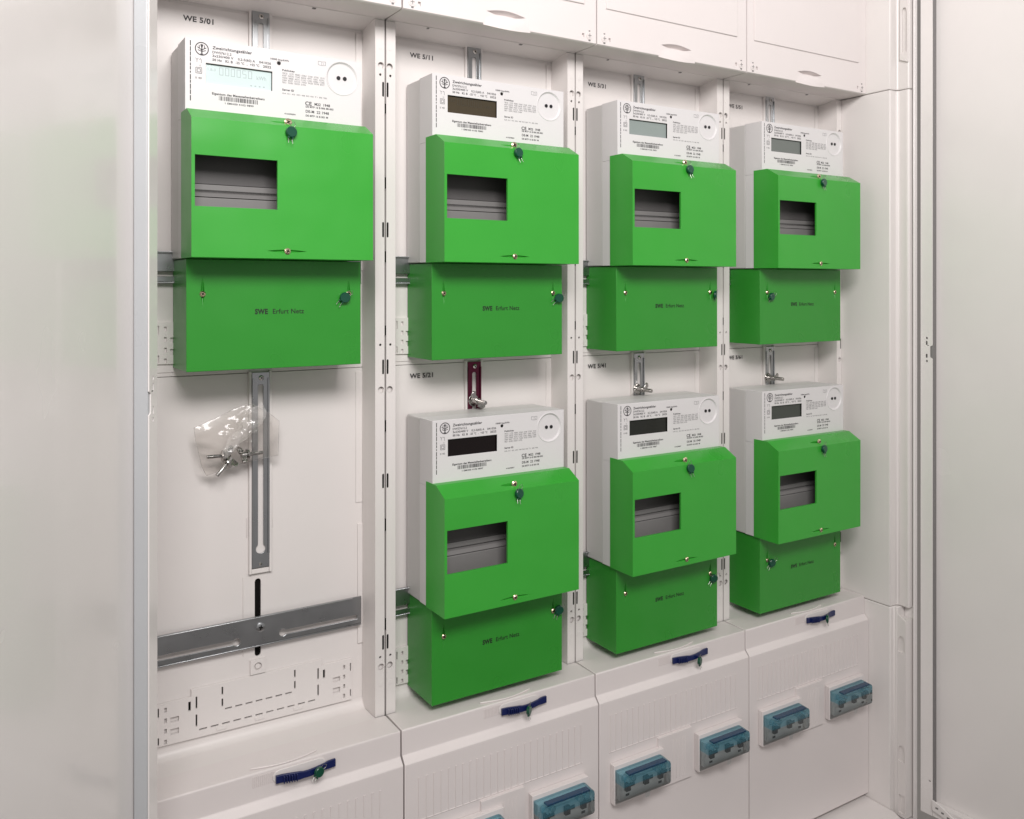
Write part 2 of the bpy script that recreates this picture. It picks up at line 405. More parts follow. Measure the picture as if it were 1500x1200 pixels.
# ---- mounting rails with their holders
def screw_mesh(r=0.0028, t=0.0016, head='round'):
    q = MB(); q.cyl((0, 0), r, 'y', 0, -t*0.45, 18); q.cyl((0, 0), r, 'y', -t*0.45, -t, 18, r1=r*0.62)
    q.m = 1; a = r*0.5; c_ = r*0.13
    q.box(-a, a, -t-0.0002, -t+0.0003, -c_, c_); q.box(-c_, c_, -t-0.0002, -t+0.0003, -a, -c_); q.box(-c_, c_, -t-0.0002, -t+0.0003, c_, a)
    return q
SCREW = {}
def screw(kind, parent, loc, rot=0.0, r=0.0028, name='screw'):
    key = (kind, r)
    if key not in SCREW: SCREW[key] = screw_mesh(r).mesh('screw', [M[kind], M['dark']])
    o = bpy.data.objects.new(name, SCREW[key]); COL.objects.link(o); o.parent = parent; o.location = loc; o.rotation_euler = (0, rot, 0)
    return o
def rail(zt, zb, m):
    q = MB(); x0, x1 = 0.1168, 0.1342; xc = 0.1255
    zk = zb+0.0190; hw = 0.0028
    q.box(x0, xc-hw, 0.0292, 0.0306, zk+0.0060, zt-0.0140); q.box(xc+hw, x1, 0.0292, 0.0306, zk+0.0060, zt-0.0140)
    q.prism([[(x0, zt-0.0140), (xc-hw, zt-0.0140), (xc-0.0018, zt-0.0122), (xc+0.0018, zt-0.0122), (xc+hw, zt-0.0140), (x1, zt-0.0140), (x1, zt), (x0, zt)]], 0.0292, 0.0306, 'xz')
    key = [(xc+0.0050*math.cos(t), zk+0.0050*math.sin(t)) for t in [math.pi*(0.70+1.60*i/14) for i in range(15)]]
    q.prism([[(x0, zb), (x1, zb), (x1, zk+0.0060), (xc+hw, zk+0.0060)] + key[::-1] + [(xc-hw, zk+0.0060), (x0, zk+0.0060)]], 0.0292, 0.0306, 'xz')
    # rolled side edges
    q.box(x0, x0+0.0016, 0.0278, 0.0291, zb+0.014, zt-0.006); q.box(x1-0.0016, x1, 0.0278, 0.0291, zb+0.014, zt-0.006)
    o = part(q, 'mounting_rail', m, 0.0004)
    return o
def holder(zt, zb):
    q = MB()
    q.box(0.1140, 0.1166, 0.0296, 0.0338, zb-0.0055, zt+0.001); q.box(0.1344, 0.1372, 0.0296, 0.0338, zb-0.0055, zt+0.001)
    q.box(0.1167, 0.1343, 0.0302, 0.0338, zb-0.0055, zb-0.0008); q.box(0.1167, 0.1343, 0.0314, 0.0338, zb-0.0005, zt)
    return part(q, 'rail_holder', M['white'], 0.0004)
HU = holder(0.2832, 0.0850); HL = holder(-0.0845, -0.2840)
RU = rail(0.2830, 0.0850, M['zinc']); RL = rail(-0.0850, -0.2835, M['zinc'])
screw('chrome', RU, (0.1260, 0.0291, 0.2775), 0.3, 0.0026); screw('chrome', RL, (0.1260, 0.0291, -0.0905), 0.8, 0.0026); screw('chrome', RL, (0.1253, 0.0291, -0.2800), 0.5, 0.0016)
rails_low = []
for k in (1, 2, 3):
    dup(HU, (0.25*k, 0, 0)); dup(HL, (0.25*k, 0, 0)); dup(RU, (0.25*k, 0, 0)); rails_low.append(dup(RL, (0.25*k, 0, 0)))
# the rail under WE 5/11 has a red reflection painted in as maroon
me = RL.data.copy(); me.materials.clear(); me.materials.append(M['maroon']); rails_low[0].data = me
rails_low[0]['label'] = 'rail with painted dark red reflection above the WE 5/21 meter'
# wing nut on the three lower rails
def wing_mesh():
    q = MB()
    q.cyl((0, 0), 0.0042, 'y', 0.0135, 0.0015, 14, r1=0.0036)
    q.cyl((0, 0), 0.0025, 'y', 0.0015, -0.0140, 12)
    q.cyl((0, 0), 0.0068, 'y', 0.0150, 0.0136, 18)
    for sg in (-1, 1):
        q.prism([[(sg*0.003, 0.0), (sg*0.0105, 0.0055), (sg*0.0125, 0.0035), (sg*0.0115, -0.0005), (sg*0.0055, -0.0035)][::sg]], 0.0045, 0.0065, 'xz')
    return q
WN = wing_mesh().mesh('wing_nut', M['bolt'])
for o, a, (x, z) in zip(rails_low, (0.9, -0.35, -0.15), ((0.1215,-0.1300), (0.1195,-0.1315), (0.1180,-0.1300))):
    n = bpy.data.objects.new('wing_nut', WN); COL.objects.link(n); n.parent = o; n.location = (x+0.002, 0.0140, z); n.rotation_euler = (0, a, 0)
    bv = n.modifiers.new('bevel', 'BEVEL'); bv.width = 0.0004; bv.segments = 2

# ---- cross bars
def cross_bar():
    q = MB()
    def key(xa, xb, xk, z, rr):
        s_ = 1 if xk > xa else -1
        l = [(xa, z-0.0023), (xb, z-0.0023)]
        l += [(xk+s_*rr*math.cos(t), z+rr*math.sin(t)) for t in [math.pi*(-0.80+1.60*i/10) for i in range(11)]]
        l += [(xb, z+0.0023), (xa, z+0.0023)]
        return l
    k1 = key(0.0215, 0.0965, 0.1005, -0.3535, 0.0038); k2 = key(0.2285, 0.1515, 0.1475, -0.3535, 0.0038)
    q.prism([rect(0.0200, 0.2335, -0.3610, -0.3318), k1, k2], 0.0262, 0.0276, 'xz')
    q.box(0.0200, 0.2230, 0.0238, 0.0261, -0.3334, -0.3318)
    q.box(0.0200, 0.2335, 0.0258, 0.0276, -0.3626, -0.3611)
    return q
CB = part(cross_bar(), 'cross_bar', M['zinc'], 0.0005)
s0 = screw('zinc', CB, (0.1243, 0.0261, -0.3432), 0.2, 0.0046)
for k in range(4):
    if k: dup(CB, (0.25*k, 0, 0))
    dup(CB, (0.25*k, 0, 0.368))
# ---- knock-out plates with cable cut-outs at the bottom of each meter place
def knock():
    q = MB(); H = []
    out = [(0.0261,-0.4405),(0.0261,-0.4002),(0.0580,-0.3998),(0.0580,-0.3931),(0.1905,-0.3931),(0.1905,-0.3990),(0.2242,-0.3988),(0.2242,-0.4430)]
    d = 0.0008
    def dash(xa, za, xb, zb, n):
        for i in range(n):
            t0, t1 = (i+0.12)/n, (i+0.80)/n
            xa_, xb_ = xa+(xb-xa)*t0, xa+(xb-xa)*t1; za_, zb_ = za+(zb-za)*t0, za+(zb-za)*t1
            H.append(rect(min(xa_,xb_)-(d if xa==xb else 0), max(xa_,xb_)+(d if xa==xb else 0), min(za_,zb_)-(d if za==zb else 0), max(za_,zb_)+(d if za==zb else 0)))
    dash(0.0628,-0.3985,0.0628,-0.4335,2); dash(0.1867,-0.3990,0.1867,-0.4335,2); dash(0.0640,-0.4337,0.1855,-0.4337,11)
    dash(0.0877,-0.3955,0.0877,-0.4190,2); dash(0.1616,-0.3955,0.1616,-0.4190,2); dash(0.0890,-0.4195,0.1604,-0.4195,7)
    for x in (0.0563, 0.1932): H.append(rect(x-0.0012, x+0.0012, -0.4132, -0.4040))
    for x in (0.0424, 0.2071):
        H.append(rect(x-0.0040, x+0.0040, -0.4202, -0.4150)); H.append(rect(x-0.0040, x+0.0040, -0.4320, -0.4262))
    for x in (0.0340, 0.2156):
        for z in (-0.4066, -0.4168, -0.4270, -0.4374): H.append(rect(x-0.0012, x+0.0012, z-0.0022, z+0.0022))
    for x in (0.0275, 0.2228):
        H.append(rect(x-0.0006, x+0.0006, -0.4125, -0.4035)); H.append(rect(x-0.0006, x+0.0006, -0.4395, -0.4320))
    q.prism([out] + [h[::-1] for h in H], 0.0308, 0.0334, 'xz')
    for x in (0.0868, 0.1249, 0.1649): q.box(x-0.0048, x+0.0048, 0.0298, 0.0310, -0.4388, -0.4362)
    q.prism([rect(0.1157, 0.1310, -0.3922, -0.3776), circ(0.1234, -0.3848, 0.0040, 14)], 0.0314, 0.0337, 'xz')
    q.cyl((0.1234, -0.3848), 0.0026, 'y', 0.0325, 0.0337, 12)
    return q
KP = part(knock(), 'knockout_plate', M['white'], 0.0002, seg=1)
q = MB()  # dark strips painted in where the knock-out slots fall into shade
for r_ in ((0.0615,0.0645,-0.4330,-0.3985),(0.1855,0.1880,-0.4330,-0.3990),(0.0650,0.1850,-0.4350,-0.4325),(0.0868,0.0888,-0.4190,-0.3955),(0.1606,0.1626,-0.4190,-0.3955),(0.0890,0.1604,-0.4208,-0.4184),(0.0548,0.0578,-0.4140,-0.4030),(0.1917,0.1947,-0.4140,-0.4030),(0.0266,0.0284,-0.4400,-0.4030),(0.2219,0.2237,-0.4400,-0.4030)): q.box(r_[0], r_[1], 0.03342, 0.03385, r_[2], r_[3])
o = part(q, 'slot_shade_fill', M['dark'], parent=KP); o['kind'] = 'stuff'
for k in range(4):
    if k: dup(KP, (0.25*k, 0, 0))
    dup(KP, (0.25*k, 0, 0.368))

# ---- number marks on the back plates
for txt, k, z, x in (('WE 5/01',0,0.2628,0.0505),('WE 5/11',1,0.2609,0.0442),('WE 5/21',1,0.2676-0.368,0.0442),('WE 5/31',2,0.2590,0.0436),('WE 5/41',2,0.2668-0.368,0.0436),('WE 5/51',3,0.2592,0.0424),('WE 5/61',3,0.2675-0.368,0.0424)):
    q = MB(); put_text(q, txt, x+0.25*k, z, 0.0050, 0.0327, 0.0290, 0.026)
    o = part(q, 'number_mark', M['print']); o['label'] = 'black mark ' + txt

# ---- upper field covers
def upper_cover():
    q = MB()
    prof = [(-0.0010,0.2872),(-0.0405,0.2872),(-0.0424,0.2884),(-0.0424,0.595),(-0.0010,0.595)]
    H = [(lens(0.1254, 0.3020-0.2884, 0.0250, 0.0036, 12), 'groove', 0.007)]
    for x in (0.0195, 0.2305): H.append((rect(x-0.0016, x+0.0016, 0.2955-0.2884-0.0022, 0.2955-0.2884+0.0022), 'dish', 0.003))
    q.cover(prof, 0.0009, 0.2491, {2: H})
    return q
UC = part(upper_cover(), 'upper_cover', M['cover'], 0.0006)
q = MB(); q.box(0.0135, 0.2315, -0.0440, -0.0422, 0.3315, 0.56); part(q, 'raised_panel', M['cover'], 0.0007, parent=UC)
# thumb grip bulging out of the lower edge
q = MB(); NX, NZ = 24, 8
g = []
for j in range(NZ+1):
    for i in range(NX+1):
        a, t = i/NX, j/NZ
        x = 0.0960+0.0610*a; z = 0.2866+0.0128*t
        s_ = math.sin(math.pi*a)**1.1
        q.v.append((x, -0.0421-0.0034*s_*(1-t**1.6), z-(0.0024*s_ if j == 0 else 0.0012*s_ if j == 1 else 0)))
for j in range(NZ):
    for i in range(NX): q.face((j*(NX+1)+i, j*(NX+1)+i+1, (j+1)*(NX+1)+i+1, (j+1)*(NX+1)+i))
b0 = len(q.v)
for i in range(NX+1): q.v.append((0.0960+0.0610*i/NX, -0.0405, 0.2870))
for i in range(NX): q.face((i, i+1, b0+i+1, b0+i))
part(q, 'thumb_grip', M['cover'], parent=UC)
def catch():
    q = MB(); q.cyl((0,0), 0.0046, 'y', 0, -0.0006, 22); q.cyl((0,0), 0.0030, 'y', -0.0006, -0.0010, 18)
    q.m = 1
    q.box(-0.0023, 0.0023, -0.0013, -0.0008, -0.0003, 0.0003); q.box(-0.0003, 0.0003, -0.0013, -0.0008, -0.0023, -0.0003); q.box(-0.0003, 0.0003, -0.0013, -0.0008, 0.0003, 0.0023)
    q.box(-0.0009, 0.0009, -0.0008, 0.0, 0.0047, 0.0060); q.box(-0.0012, 0.0012, -0.0008, 0.0, -0.0062, -0.0049)
    return q
CM = catch().mesh('turn_catch', [M['cover'], M['block']])
for x in (0.0112, 0.2392):
    o = bpy.data.objects.new('turn_catch', CM); COL.objects.link(o); o.parent = UC; o.location = (x, -0.0424, 0.2962)
for k in (1, 2, 3): dup(UC, (0.25*k, 0, 0))

# ---- lower field covers
def lower_cover():
    q = MB()
    prof = [(-0.0022,-0.4535),(-0.0392,-0.4537),(-0.0400,-0.4548),(-0.0402,-0.4797),(-0.0470,-0.4868),(-0.0470,-0.7416),(-0.0022,-0.7416)]
    q.cover(prof, 0.0009, 0.2491)
    return q
LC = part(lower_cover(), 'lower_cover', M['cover'], 0.0008)
q = MB(); n = 25
for i in range(n):
    x = 0.0165+(0.2235-0.0165)*i/(n-1)
    q.box(x-0.00050, x+0.00050, -0.0478, -0.0468, -0.5470, -0.5035)
    if i < n-1: q.box(x+0.0007, x+0.0020, -0.0473, -0.0468, -0.5041, -0.5035)
q.prism([[(-0.0468,-0.5470),(-0.0476,-0.5474),(-0.0472,-0.5484),(-0.0468,-0.5486)]], 0.0150, 0.2260, 'yz')
o = part(q, 'rib_grille', M['cover'], parent=LC); o['kind'] = 'stuff'
q = MB(); q.prism([[(x, y) for x, y in lens(0.1300, -0.0325, 0.0330, 0.0062, 10)]], -0.4536, -0.4520, 'xy')
part(q, 'thumb_rest', M['cover'], 0.0006, parent=LC)
q = MB()
for i in range(14): q.box(0.098+i*0.0018, 0.0986+i*0.0018, -0.0408, -0.0400, -0.4665, -0.4570)
o = part(q, 'grip_rib', M['cover'], parent=LC); o['kind'] = 'stuff'
q = MB(); q.prism([slot(0.1165, 0.1690, -0.4690, -0.4565)], -0.0412, -0.0400, 'xz'); part(q, 'latch_seat', M['white'], 0.0005, parent=LC)
q = MB()
top = []; bot = []
for i in range(17):
    t = i/16; x = 0.1190+0.0590*t
    y = -0.0440-0.0035*math.sin(math.pi*t)**2
    dz = -0.0009*math.sin(math.pi*t)**2
    hh = 0.0037 if (t < 0.42 or t > 0.86) else 0.0031
    top.append((x, y, -0.4641+hh+dz)); bot.append((x, y, -0.4641-hh+dz))
b0 = len(q.v)
for t_, b_ in zip(top, bot):
    q.v += [t_, b_, (t_[0], t_[1]+0.0026, t_[2]), (b_[0], b_[1]+0.0026, b_[2])]
for i in range(16):
    A_, B_ = b0+4*i, b0+4*i+4
    for u_, v_ in ((0,1),(1,3),(3,2),(2,0)): q.face((A_+u_, A_+v_, B_+v_, B_+u_))
q.face((b0, b0+1, b0+3, b0+2)); q.face((b0+64, b0+65, b0+67, b0+66))
for i in range(6): q.box(0.1255+i*0.0024, 0.1267+i*0.0024, -0.0475-0.0003*i, -0.0440, -0.4678-0.0001*i, -0.4612-0.0001*i)
part(q, 'latch', M['blue'], 0.0004, parent=LC)
q = MB(); q.box(0.0890, 0.1440, -0.0505, -0.0465, -0.6110, -0.5495)
for i in range(5): q.box(0.1120+i*0.0052, 0.1124+i*0.0052, -0.0509, -0.0503, -0.606, -0.557)
BPt = part(q, 'blank_plate', M['cover'], 0.0006, parent=LC)
for k in (1, 2, 3): dup(LC, (0.25*k, 0, 0))

# ---- doors, swung open
def door(P, L, N, length, dark_side):
    mp = lambda l, n_, z: (P[0]+L[0]*l+N[0]*n_, P[1]+L[1]*l+N[1]*n_, z)
    def conv(q): q.v = [mp(*v) for v in q.v]; return q
    zb, zt, wd = -0.748, 0.612, 0.017
    q = MB(); q.box(0.0, length, -0.0150, -0.0125, zb, zt); D = part(conv(q), 'door', M['steel_white'], 0.0006)
    # hinge-side lip with latch holes and notch, then the other three lips
    q = MB()
    holes = [circ(0.0090, z, 0.0014, 10, 0.0018) for z in (-0.0700, -0.1028)] + [slot(0.0075, 0.0100, a, a+0.0062, 4) for a in (-0.0800, -0.0985)] + [circ(0.0130, -0.700, 0.0016, 10)]
    outl = [(0,zb),(wd,zb),(wd,-0.0990),(wd-0.0035,-0.0970),(wd-0.0035,-0.0820),(wd,-0.0800),(wd,zt),(0,zt)]
    b0 = MB(); b0.prism([outl] + [h[::-1] for h in holes], -0.0012, 0.0, 'xz'); 
    q.v = [(x, y, z) for x, y, z in b0.v]; q.f = b0.f; q.mi = b0.mi
    q.box(wd-0.0060, wd-0.0048, -0.0124, -0.0012, zb+wd, zt-wd)
    q.box(0.0, 0.0012, -0.0124, -0.0012, zb, zt)
    part(conv(q), 'lip', M['steel_white'], 0.0005, parent=D)
    q = MB(); q.box(wd-0.0046, wd-0.0002, -0.0123, -0.0014, zb+wd, zt-wd); part(conv(q), 'gasket', M['gasket'] if dark_side else M['block'], 0.0008, parent=D)
    q = MB(); q.box(wd+0.0002, length-wd, -0.0012, 0.0, zb, zb+wd); q.box(wd+0.0002, length-wd, -0.0124, -0.0014, zb+wd-0.0012, zb+wd); part(conv(q), 'lip', M['steel_white'], 0.0005, parent=D)
    q = MB(); q.box(wd+0.0002, length-wd, -0.0012, 0.0, zt-wd, zt); part(conv(q), 'lip', M['steel_white'], 0.0005, parent=D)
    q = MB(); q.box(length-wd, length, -0.0012, 0.0, zb, zt); q.box(length-0.0012, length, -0.0124, -0.0014, zb, zt); part(conv(q), 'lip', M['steel_white'], 0.0005, parent=D)
    return D, mp
a = R(5)
DR, mpr = door((1.0330, -0.1080), (math.sin(a), -math.cos(a)), (-math.cos(a), -math.sin(a)), 0.50, 0)
# small hinge plate at the foot of the right door
q = MB(); q.prism([[(0.018,-0.738),(0.062,-0.748),(0.062,-0.7435),(0.030,-0.727),(0.018,-0.724)]], 0.0005, 0.0030, 'xz')
q.m = 1
for i in range(3): q.box(0.023+i*0.008, 0.027+i*0.008, 0.0026, 0.0033, -0.7335-0.0032*i, -0.7310-0.0032*i)
q.v = [mpr(*v) for v in q.v]; part(q, 'hinge_plate', [M['steel_white'], M['block']], 0.0004, parent=DR)
f = R(30)
door((0.0000, -0.1195), (-math.sin(f), -math.cos(f)), (math.cos(f), -math.sin(f)), 0.47, 1)

# ================================================================== METERS
XL, XR = 0.0388, 0.2088
GL, GR = 0.0382, 0.2094
def build_meter():
    root = empty('electricity_meter', (0,0,ZO))
    # rear housing
    q = MB(); q.box(XL+0.0003, XR-0.0003, -0.0034, 0.0300, 0.0285, 0.2282); q.build('housing', M['grey'], root, 0.0012)
    # front cap with recesses for display and optical port
    q = MB()
    yf = -0.0338; z0 = 0.157
    disp = rect(0.0572, 0.1184, 0.1888-z0, 0.2072-z0)
    port = circ(0.1884, 0.2095-z0, 0.0158, 36)
    led = circ(0.1249, 0.2162-z0, 0.0019, 14)
    q.cover([(-0.0036,0.157),(yf,0.157),(yf,0.2285),(-0.0036,0.2285)], XL, XR, {1: [(disp,'open',0.0018),(port,'dish',0.0014),(led,'open',0.001)]})
    q.build('front_cap', M['face'], root, 0.0007)
    q = MB(); q.box(XL, XR, -0.0300, -0.0036, 0.0285, 0.1569); q.box(XL+0.0010, XR-0.0010, -0.0322, -0.0301, 0.1510, 0.1568)
    q.build('front_body', M['face'], root, 0.0003)
    # terminal block behind the window, grey darkened to imitate the shade inside
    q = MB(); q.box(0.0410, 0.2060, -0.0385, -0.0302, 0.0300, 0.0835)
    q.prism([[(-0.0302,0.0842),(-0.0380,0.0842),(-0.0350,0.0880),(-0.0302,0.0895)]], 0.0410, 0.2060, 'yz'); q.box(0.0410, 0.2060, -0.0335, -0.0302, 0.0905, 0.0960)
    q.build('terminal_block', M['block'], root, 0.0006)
    q = MB(); q.box(0.0405, 0.2070, -0.0329, -0.0302, 0.0965, 0.1500); q.build('shadow_plate', M['shadow_plate'], root)  # dark plate added for the shadow the cover's top edge throws inside
    # display
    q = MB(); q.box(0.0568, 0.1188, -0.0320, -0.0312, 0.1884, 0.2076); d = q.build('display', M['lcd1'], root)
    # bezel: dark edge inside the display opening
    q = MB()
    q.box(0.0572, 0.1184, -0.0336, -0.0321, 0.2068, 0.2072); q.box(0.1180, 0.1184, -0.0336, -0.0321, 0.1889, 0.2067)
    q.build('display_edge', M['dark'], root)
    # optical port
    q = MB(); N = 40
    prof = [(0.0157,0.0006),(0.0160,-0.0004),(0.0168,-0.0005),(0.0172,0.0)]
    for i in range(N):
        t = 2*math.pi*i/N
        for r, y in prof: q.v.append((0.1884+r*math.cos(t), yf+y, 0.2095+r*math.sin(t)))
    for i in range(N):
        j = (i+1) % N
        for k in range(3): q.face((4*i+k, 4*j+k, 4*j+k+1, 4*i+k+1))
    p = q.build('optical_port', M['face'], root)
    for x in (0.1850, 0.1916):
        q = MB(); q.cyl((x, 0.2098), 0.0020, 'y', yf+0.0006, yf+0.0016, 14); q.build('port_eye', M['black'], p)
    q = MB(); q.cyl((0.1249, 0.2162), 0.0017, 'y', yf+0.0003, yf+0.0012, 14); q.build('pulse_lamp', M['led'], root)
    # flat print
    y = yf-0.00012
    q = MB()
    T = lambda s, x, z, h, w=None, off=0.0: put_text(q, s, x, z, h, y, w, off+0.016)
    T('Zweirichtungszähler', 0.0629, 0.2208, 0.0027, 0.0362, 0.012)
    T('DWS7612.2', 0.0629, 0.2169, 0.0022, 0.0172)
    T('3x230/400 V', 0.0629, 0.2136, 0.0021, 0.0190, 0.004); T('0,2-5(60) A', 0.0860, 0.2136, 0.0021, 0.0160, 0.004); T('041026', 0.1058, 0.2136, 0.0021, 0.0113, 0.004)
    T('50 Hz   Kl. B', 0.0629, 0.2100, 0.0021, 0.0184, 0.012); T('-25 °C  ..  +55 °C', 0.0838, 0.2100, 0.0021, 0.0222, 0.004); T('2022', 0.1095, 0.2100, 0.0021, 0.0078, 0.008)
    T('10000 Imp/kWh', 0.1166, 0.2187, 0.0016, 0.0178, 0.012)
    T('Publickey', 0.1280, 0.2093, 0.0016, 0.0123, 0.016)
    T('Server ID', 0.1280, 0.1905, 0.0018, 0.0115, 0.018)
    T('CE', 0.1506, 0.1790, 0.0035, 0.0066, 0.010); T('M22  1948', 0.1600, 0.1796, 0.0024, 0.0158, 0.012)
    T('DE MTP 16 B 006 MI-003', 0.1511, 0.1767, 0.0017, 0.0282, 0.014); T('DE-M  22 1948', 0.1511, 0.1718, 0.0025, 0.0236, 0.006); T('DE MTP 16 B 001 M', 0.1511, 0.1680, 0.0017, 0.0226, 0.014)
    T('Eigentum des Messstellenbetreibers', 0.0625, 0.1790, 0.0020, 0.0485, 0.014)
    rnd = random.Random(3); x = 0.0687
    while x < 0.1040:
        wd = rnd.choice((0.0003, 0.0003, 0.0006, 0.0009)); q.quad((x,y,0.1742),(x+wd,y,0.1742),(x+wd,y,0.1782),(x,y,0.1782)); x += wd+rnd.choice((0.0003,0.0004,0.0007))
    # fine vertical line of print along the left edge
    z = 0.1713
    while z < 0.2230:
        l = rnd.uniform(0.0016, 0.0052); q.quad((0.0430,y,z),(0.0439,y,z),(0.0439,y,z+l),(0.0430,y,z+l)); z += l+rnd.uniform(0.0005, 0.0012)
    def bar(xa, za, xb, zb, t=0.0004):
        dx, dz = xb-xa, zb-za; L = math.hypot(dx, dz); nx, nz = -dz/L*t/2, dx/L*t/2
        q.quad((xa+nx,y,za+nz),(xa-nx,y,za-nz),(xb-nx,y,zb-nz),(xb+nx,y,zb+nz))
    q.build('black_print', M['print'], root)
    q = MB()
    for r_ in range(5):
        s_ = '  '.join('%04X' % rnd.randrange(65536) for _ in range(7 if r_ < 3 else (7 if r_ == 3 else 4)))
        put_text(q, s_, 0.1280, 0.2064-0.0022*r_, 0.0015, y, 0.0421 if r_ < 4 else 0.0232)
    put_text(q, '0A 01 45 4D 48 00 00 71 8E 9B', 0.1280, 0.1872, 0.0013, y, 0.0445)
    # circuit sign, double square, small sign, open book
    bar(0.0478,0.2108,0.0492,0.2094); bar(0.0492,0.2094,0.0492,0.2070); bar(0.0492,0.2094,0.0504,0.2106); bar(0.0512,0.2094,0.0524,0.2106); bar(0.0524,0.2106,0.0530,0.2094); bar(0.0530,0.2094,0.0530,0.2064)
    for s_ in (0.0026, 0.0014):
        for u in ((-1,-1,1,-1),(1,-1,1,1),(1,1,-1,1),(-1,1,-1,-1)): bar(0.0508+s_*u[0], 0.1996+s_*u[1], 0.0508+s_*u[2], 0.1996+s_*u[3], 0.0005)
    put_text(q, '12', 0.0512, 0.2034, 0.0015, y); put_text(q, 'II 40', 0.0478, 0.1918, 0.0018, y, 0.0056, 0.01)
    for u in ((0.1638,0.2200,0.1672,0.2196),(0.1638,0.2236,0.1672,0.2232),(0.1638,0.2200,0.1638,0.2236),(0.1674,0.2196,0.1674,0.2232),(0.1676,0.2196,0.1712,0.2200),(0.1676,0.2232,0.1712,0.2236),(0.1712,0.2200,0.1712,0.2236),(0.1693,0.2206,0.1693,0.2222)): bar(*u, 0.0003)
    q.build('grey_print', M['print_soft'], root)['kind'] = 'stuff'
    # round tree emblem
    q = MB(); cx, cz = 0.0535, 0.2196
    for r0, r1 in ((0.0053, 0.0062),):
        n = 32
        for i in range(n):
            t0, t1 = 2*math.pi*i/n, 2*math.pi*(i+1)/n
            q.quad(*[(cx+r*math.cos(t), y, cz+r*math.sin(t)) for r, t in ((r0,t0),(r1,t0),(r1,t1),(r0,t1))])
    bar(cx, cz-0.0052, cx, cz+0.0044, 0.0011)
    for sg in (-1, 1):
        bar(cx, cz-0.0012, cx+sg*0.0022, cz+0.0004, 0.0007); bar(cx+sg*0.0022, cz+0.0004, cx+sg*0.0024, cz+0.0034, 0.0007); bar(cx+sg*0.0022, cz+0.0002, cx+sg*0.0040, cz+0.0014, 0.0007)
        bar(cx, cz-0.0024, cx+sg*0.0036, cz-0.0012, 0.0007); bar(cx, cz+0.0008, cx+sg*0.0012, cz+0.0040, 0.0006); bar(cx, cz-0.0050, cx+sg*0.0014, cz-0.0046, 0.0006)
    q.build('emblem', M['print'], root)
    # upper green cover with window
    q = MB()
    prof = [(-0.0195,0.0281),(-0.0624,0.0281),(-0.0624,0.1515),(-0.0432,0.1622),(-0.0195,0.1622)]
    zf = 0.0281
    win = rect(0.0412, 0.1147, 0.0732-zf, 0.1186-zf)
    g1 = lens(0.1237, 0.0350-zf, 0.0190, 0.0015); g2 = lens(0.1205, 0.0085, 0.0105, 0.0022)
    q.cover(prof, GL, GR, {1: [(win,'open',0.0026),(g1,'groove',0.0022)], 2: [(g2,'groove',0.004)]})
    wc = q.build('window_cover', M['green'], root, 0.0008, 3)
    screw('brass', wc, (0.1240, -0.0622, 0.0350), 0.4, 0.0030)
    s2 = screw('brass', wc, (0.1262, -0.0570, 0.1560), 1.1, 0.0036)
    # lower green terminal cover
    q = MB()
    prof = [(0.0322,-0.0761),(-0.0278,-0.0761),(-0.0278,0.0275),(0.0322,0.0275)]
    zt = lambda z: z+0.0761
    gs = [([(x+c_, zt(-0.0032)+a_) for a_, c_ in lens(0, 0, 0.0142, 0.0015)][::-1], 'groove', 0.0024) for x in (0.0555, 0.1978)]
    q.cover(prof, 0.0411, 0.2106, {1: gs})
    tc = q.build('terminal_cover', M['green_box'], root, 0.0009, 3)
    for x in (0.0555, 0.1978): screw('brass', tc, (x, -0.0276, -0.0046), 0.6, 0.0028)
    q = MB(); put_text(q, 'SWE', 0.1035, -0.0238, 0.0046, -0.0280, 0.0124, 0.045); put_text(q, 'Erfurt Netz', 0.1207, -0.0237, 0.0045, -0.0280, 0.0308, 0.012)
    q.build('lettering', M['ink'], tc)
    return root, d
M['lcd1'] = lcd('lcd_pale_blue', (0.60, 0.70, 0.70))  # these tones hold each display's reflections and viewing angle in the colour
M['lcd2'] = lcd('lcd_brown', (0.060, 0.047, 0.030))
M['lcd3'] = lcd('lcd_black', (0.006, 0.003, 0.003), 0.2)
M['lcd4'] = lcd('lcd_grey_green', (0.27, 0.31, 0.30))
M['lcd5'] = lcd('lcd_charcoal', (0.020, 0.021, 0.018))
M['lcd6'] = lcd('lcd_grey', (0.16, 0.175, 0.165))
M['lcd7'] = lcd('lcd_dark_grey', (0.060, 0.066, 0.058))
M['seg1'] = mat('lcd_segments_pale', (0.36, 0.42, 0.43), 0.3, var=0, rvar=0)
M['seg2'] = mat('lcd_segments_dark', (0.040, 0.034, 0.024), 0.3, var=0, rvar=0)
proto, disp0 = build_meter()
SEG = {'0': 'abcdef', '5': 'afgcd', '1': 'bc'}
